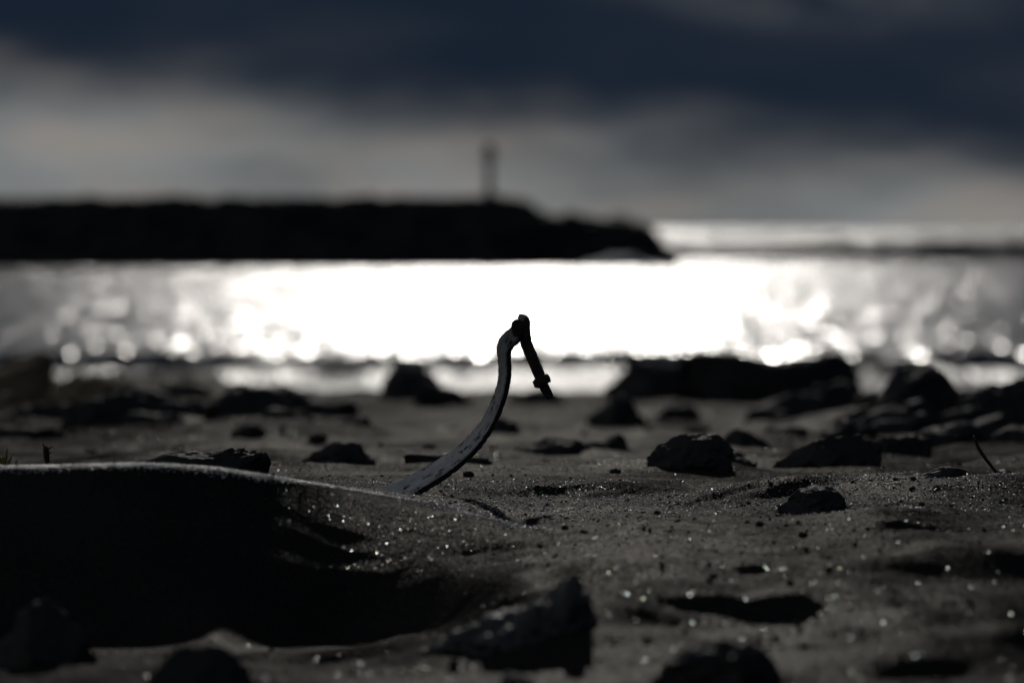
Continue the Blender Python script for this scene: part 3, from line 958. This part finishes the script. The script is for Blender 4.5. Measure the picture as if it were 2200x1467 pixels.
def sweep(name, stations, mat, parent, square=False, n_sub=6, jit=.0, seed=0):
    """stations: (px, py, front width px, thickness px, theta deg, extra depth m): bar of oblong section along a path"""
    st = np.array(stations, float)
    s = np.concatenate([[0], np.cumsum(np.hypot(np.diff(st[:, 0]), np.diff(st[:, 1])))])
    q = np.linspace(0, s[-1], len(st) * n_sub)
    cols = [pchip(q, s, st[:, k]) for k in range(6)]
    # smoother curve for the path itself
    pts = [at(cols[0][i], cols[1][i], HY + cols[5][i]) for i in range(len(q))]
    mpp = HY / F
    verts, uvs = [], []
    ns = 16
    for i, p in enumerate(pts):
        a = pts[max(i - 1, 0)]; b = pts[min(i + 1, len(pts) - 1)]
        T = (b - a).normalized()
        D = Vector((0, 1, 0)); D = (D - T * D.dot(T)).normalized()
        P = D.cross(T).normalized()        # in the picture plane, to the right of an upward path
        th = math.radians(cols[4][i])
        W = (-P * math.cos(th) + D * math.sin(th)); N = (P * math.sin(th) + D * math.cos(th))
        hw = cols[2][i] * mpp / 2; ht = cols[3][i] * mpp / 2
        for k in range(ns):
            x_, y_ = SECTION[k] if square else (math.cos(2 * math.pi * (k + .5) / ns), math.sin(2 * math.pi * (k + .5) / ns))
            rr = 1 + jit * mnoise.fractal(Vector((x_ * 1.2 + seed, y_ * 1.2, q[i] * .09)), .8, 2.2, 5)
            verts.append(p + W * (hw * x_ * rr) + N * (ht * y_ * rr))
            uvs.append((k / ns, q[i] * mpp))
    faces = []
    for i in range(len(pts) - 1):
        for k in range(ns):
            faces.append((i * ns + k, i * ns + (k + 1) % ns, (i + 1) * ns + (k + 1) % ns, (i + 1) * ns + k))
    faces.append(tuple(range(ns))[::-1]); faces.append(tuple((len(pts) - 1) * ns + k for k in range(ns)))
    o = mesh_obj(name, verts, faces, mat, None, True)
    bm = bmesh.new(); bm.from_mesh(o.data); bmesh.ops.recalc_face_normals(bm, faces=bm.faces); bm.to_mesh(o.data); bm.free()
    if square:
        o.data.materials.append(M_BOLT)  # side face takes dark rusty iron, so its shade is painted in
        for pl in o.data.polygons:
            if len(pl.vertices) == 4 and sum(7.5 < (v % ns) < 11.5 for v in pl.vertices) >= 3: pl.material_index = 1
    o.data.set_sharp_from_angle(angle=math.radians(38))
    uvl = o.data.uv_layers.new(name='UVMap')
    # length along u, girth along v, in metres
    for lp in o.data.loops:
        u_, v_ = uvs[lp.vertex_index]
        uvl.data[lp.index].uv = (v_, u_ * .06)
    keep(o, parent)
    return o


foot = at(870, 1062, HY)
hook = empty('bent_iron_strap', foot)
bpy.context.view_layer.update()
tag(hook, 'curved grey iron strap rising from the sand with a rusty bolt hanging from its tip', 'iron strap')
S = []
for zx, zy, fw, tk, th, dp in [
    (-60, 1430, 92, 17, 62, -.01), (80, 1362, 88, 17, 62, 0), (205, 1292, 78, 16, 61, 0), (330, 1222, 68, 16, 60, 0),
    (440, 1155, 60, 16, 58, 0), (545, 1075, 53, 16, 56, 0), (650, 970, 46, 16, 54, 0), (735, 850, 38, 15, 52, 0),
    (795, 720, 33, 15, 51, 0), (828, 620, 30, 15, 50, 0), (845, 510, 29, 15, 50, 0), (841, 420, 30, 15, 48, 0),
    (838, 360, 33, 16, 43, 0), (858, 308, 37, 16, 36, 0), (897, 268, 37, 15, 34, 0), (935, 225, 32, 15, 34, 0), (962, 165, 24, 14, 34, .003), (968, 112, 13, 10, 34, .003)]:
    x_, y_ = ZO(zx, zy); S.append((x_, y_, fw, tk, th, dp))
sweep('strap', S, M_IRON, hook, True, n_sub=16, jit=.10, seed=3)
B = []
for zx, zy, d_ in [(984, 170, 19), (984, 235, 23), (986, 290, 26), (1006, 350, 26), (1032, 412, 25.5), (1059, 475, 25), (1084, 533, 24), (1098, 565, 22)]:
    x_, y_ = ZO(zx, zy); B.append((x_, y_, d_, d_, 20, .002))
bolt = sweep('bolt_shank', B, M_BOLT, hook, n_sub=6, jit=.10, seed=9)


def block(name, zpts, y0, y1, mat, parent, bev=.0012, seed=0):
    """solid with the outline zpts (zoom coordinates), from depth y0 to y1"""
    bm = bmesh.new()
    fr = [bm.verts.new(at(*ZO(x, y), HY + y0)) for x, y in zpts]
    bk = [bm.verts.new(at(*ZO(x, y), HY + y1)) for x, y in zpts]
    n = len(zpts)
    bm.faces.new(fr); bm.faces.new(bk[::-1])
    for i in range(n):
        bm.faces.new((fr[i], bk[i], bk[(i + 1) % n], fr[(i + 1) % n]))
    bmesh.ops.recalc_face_normals(bm, faces=bm.faces)
    bmesh.ops.bevel(bm, geom=list(bm.edges), offset=bev, segments=2, affect='EDGES', profile=.6)
    bmesh.ops.triangulate(bm, faces=[f for f in bm.faces if len(f.verts) > 4])
    bmesh.ops.subdivide_edges(bm, edges=list(bm.edges), cuts=1, use_grid_fill=True)
    for v in bm.verts:
        v.co += Vector((mnoise.noise(v.co * 160 + Vector((seed, 0, 0))), 0, mnoise.noise(v.co * 160 + Vector((0, seed, 7))))) * .0009
    o = bm_obj(name, bm, mat, None, True)
    keep(o, parent)
    return o


block('bolt_head', [(888, 185), (900, 158), (928, 143), (955, 150), (968, 190), (968, 245), (945, 272), (905, 265), (890, 230)], -.012, .006, M_BOLT, bolt, .0022, 3)
block('washer', [(968, 165), (978, 128), (1000, 122), (1012, 150), (1019, 168), (1015, 215), (1006, 262), (985, 285), (968, 262)], -.009, .010, M_BOLT, bolt, .0018, 5)
nut = block('nut', [(1034, 576), (1048, 553), (1105, 525), (1137, 518), (1154, 544), (1162, 573), (1140, 580), (1097, 604), (1077, 619), (1050, 612)], -.009, .011, M_BOLT, bolt, .0012, 7)
B2 = []
for zx, zy, d_ in [(1098, 575, 21), (1112, 605, 22), (1130, 640, 21), (1145, 668, 19), (1156, 692, 12)]:
    x_, y_ = ZO(zx, zy); B2.append((x_, y_, d_, d_, 20, .002))
sweep('bolt_thread', B2, M_BOLT, bolt, n_sub=8, jit=.05, seed=15)
li = block('lichen_patch', [(972, 132), (985, 122), (998, 124), (1003, 134), (990, 139), (978, 142)], -.011, -.004, M_LICHEN, bolt, .0006, 2)

# ------------------------------------------------------------------ stick, weeds
def tube(name, pts, rads, mat, n=8):
    vs, fs = [], []
    for i, p in enumerate(pts):
        a = pts[max(i - 1, 0)]; b = pts[min(i + 1, len(pts) - 1)]
        T = (b - a).normalized(); A = T.orthogonal().normalized(); Bv = T.cross(A)
        for k in range(n):
            an = 2 * math.pi * k / n
            vs.append(p + (A * math.cos(an) + Bv * math.sin(an)) * rads[i] * (1 + .18 * mnoise.noise(Vector((k * 1.3, i * .7, 0)))))
    for i in range(len(pts) - 1):
        for k in range(n):
            fs.append((i * n + k, i * n + (k + 1) % n, (i + 1) * n + (k + 1) % n, (i + 1) * n + k))
    fs.append(tuple(range(n))[::-1]); fs.append(tuple((len(pts) - 1) * n + k for k in range(n)))
    return mesh_obj(name, vs, fs, mat, None, True)


SY = 7.12
stk = empty('driftwood_stick', at(2150, 1012, SY)); bpy.context.view_layer.update()
tag(stk, 'thin dark stick leaning left out of the sand mound near the right edge', 'stick')
spts = [(2092, 936), (2096, 948), (2101, 960), (2109, 973), (2118, 986), (2128, 999), (2138, 1012), (2158, 1038)]
keep(tube('stem', [at(a, b, SY) for a, b in spts], [.0013, .0017, .0021, .0022, .0022, .0021, .002, .002], M_WOOD), stk)
o = make_rock('stone_chip', None, 2138, 2178, 1006, SY + .05, [(0, .2), (.3, .9), (.6, 1), (1, .2)], seed=77, sub=3, cat=None)
tag(o, 'small dark stone chip at the foot of the leaning stick', 'stone')
o.name = 'stone'


def leaf_blade(name, a, b, w_, mat, parent):
    d = (b - a); side = Vector((d.z, 0, -d.x)).normalized() * w_; th = Vector((0, w_ * .35, 0))
    m_ = a + d * .55 + Vector((0, -.002, 0))
    vs = [a + th, m_ + side + th, b, m_ - side + th, a - th, m_ + side - th, m_ - side - th]
    fs = [(0, 1, 2, 3), (4, 6, 2, 5), (0, 4, 5, 1), (1, 5, 2), (3, 2, 6), (0, 3, 6, 4)]
    o_ = mesh_obj(name, vs, fs, mat, None, False)
    keep(o_, parent)


WY1 = 6.75
wd = empty('dry_weed', at(100, 1010, WY1)); bpy.context.view_layer.update()
tag(wd, 'short withered weed stalk with a brown top on the left dune', 'weed')
keep(tube('stalk', [at(*p, WY1) for p in [(103, 1015), (102, 995), (100, 980), (99, 966), (97, 958)]], [.0034, .0032, .0034, .0036, .0026], M_WOOD), wd)
for a, b in [((98, 962), (90, 950)), ((99, 966), (116, 958)), ((100, 976), (114, 970)), ((98, 968), (93, 956)), ((102, 1000), (115, 992))]:
    leaf_blade('leaf', at(*a, WY1), at(*b, WY1), .0014, M_STRAW, wd)
WY2 = 6.9
wd = empty('dry_weed', at(12, 1010, WY2)); bpy.context.view_layer.update()
tag(wd, 'low tuft of dry yellow leaves at the left edge of the dune', 'weed')
for a, b in [((8, 1010), (-6, 966)), ((10, 1010), (16, 960)), ((12, 1010), (26, 978)), ((6, 1010), (-14, 985)), ((34, 1012), (36, 985)), ((14, 1010), (4, 975))]:
    leaf_blade('leaf', at(*a, WY2), at(*b, WY2), .0022, M_STRAW, wd)
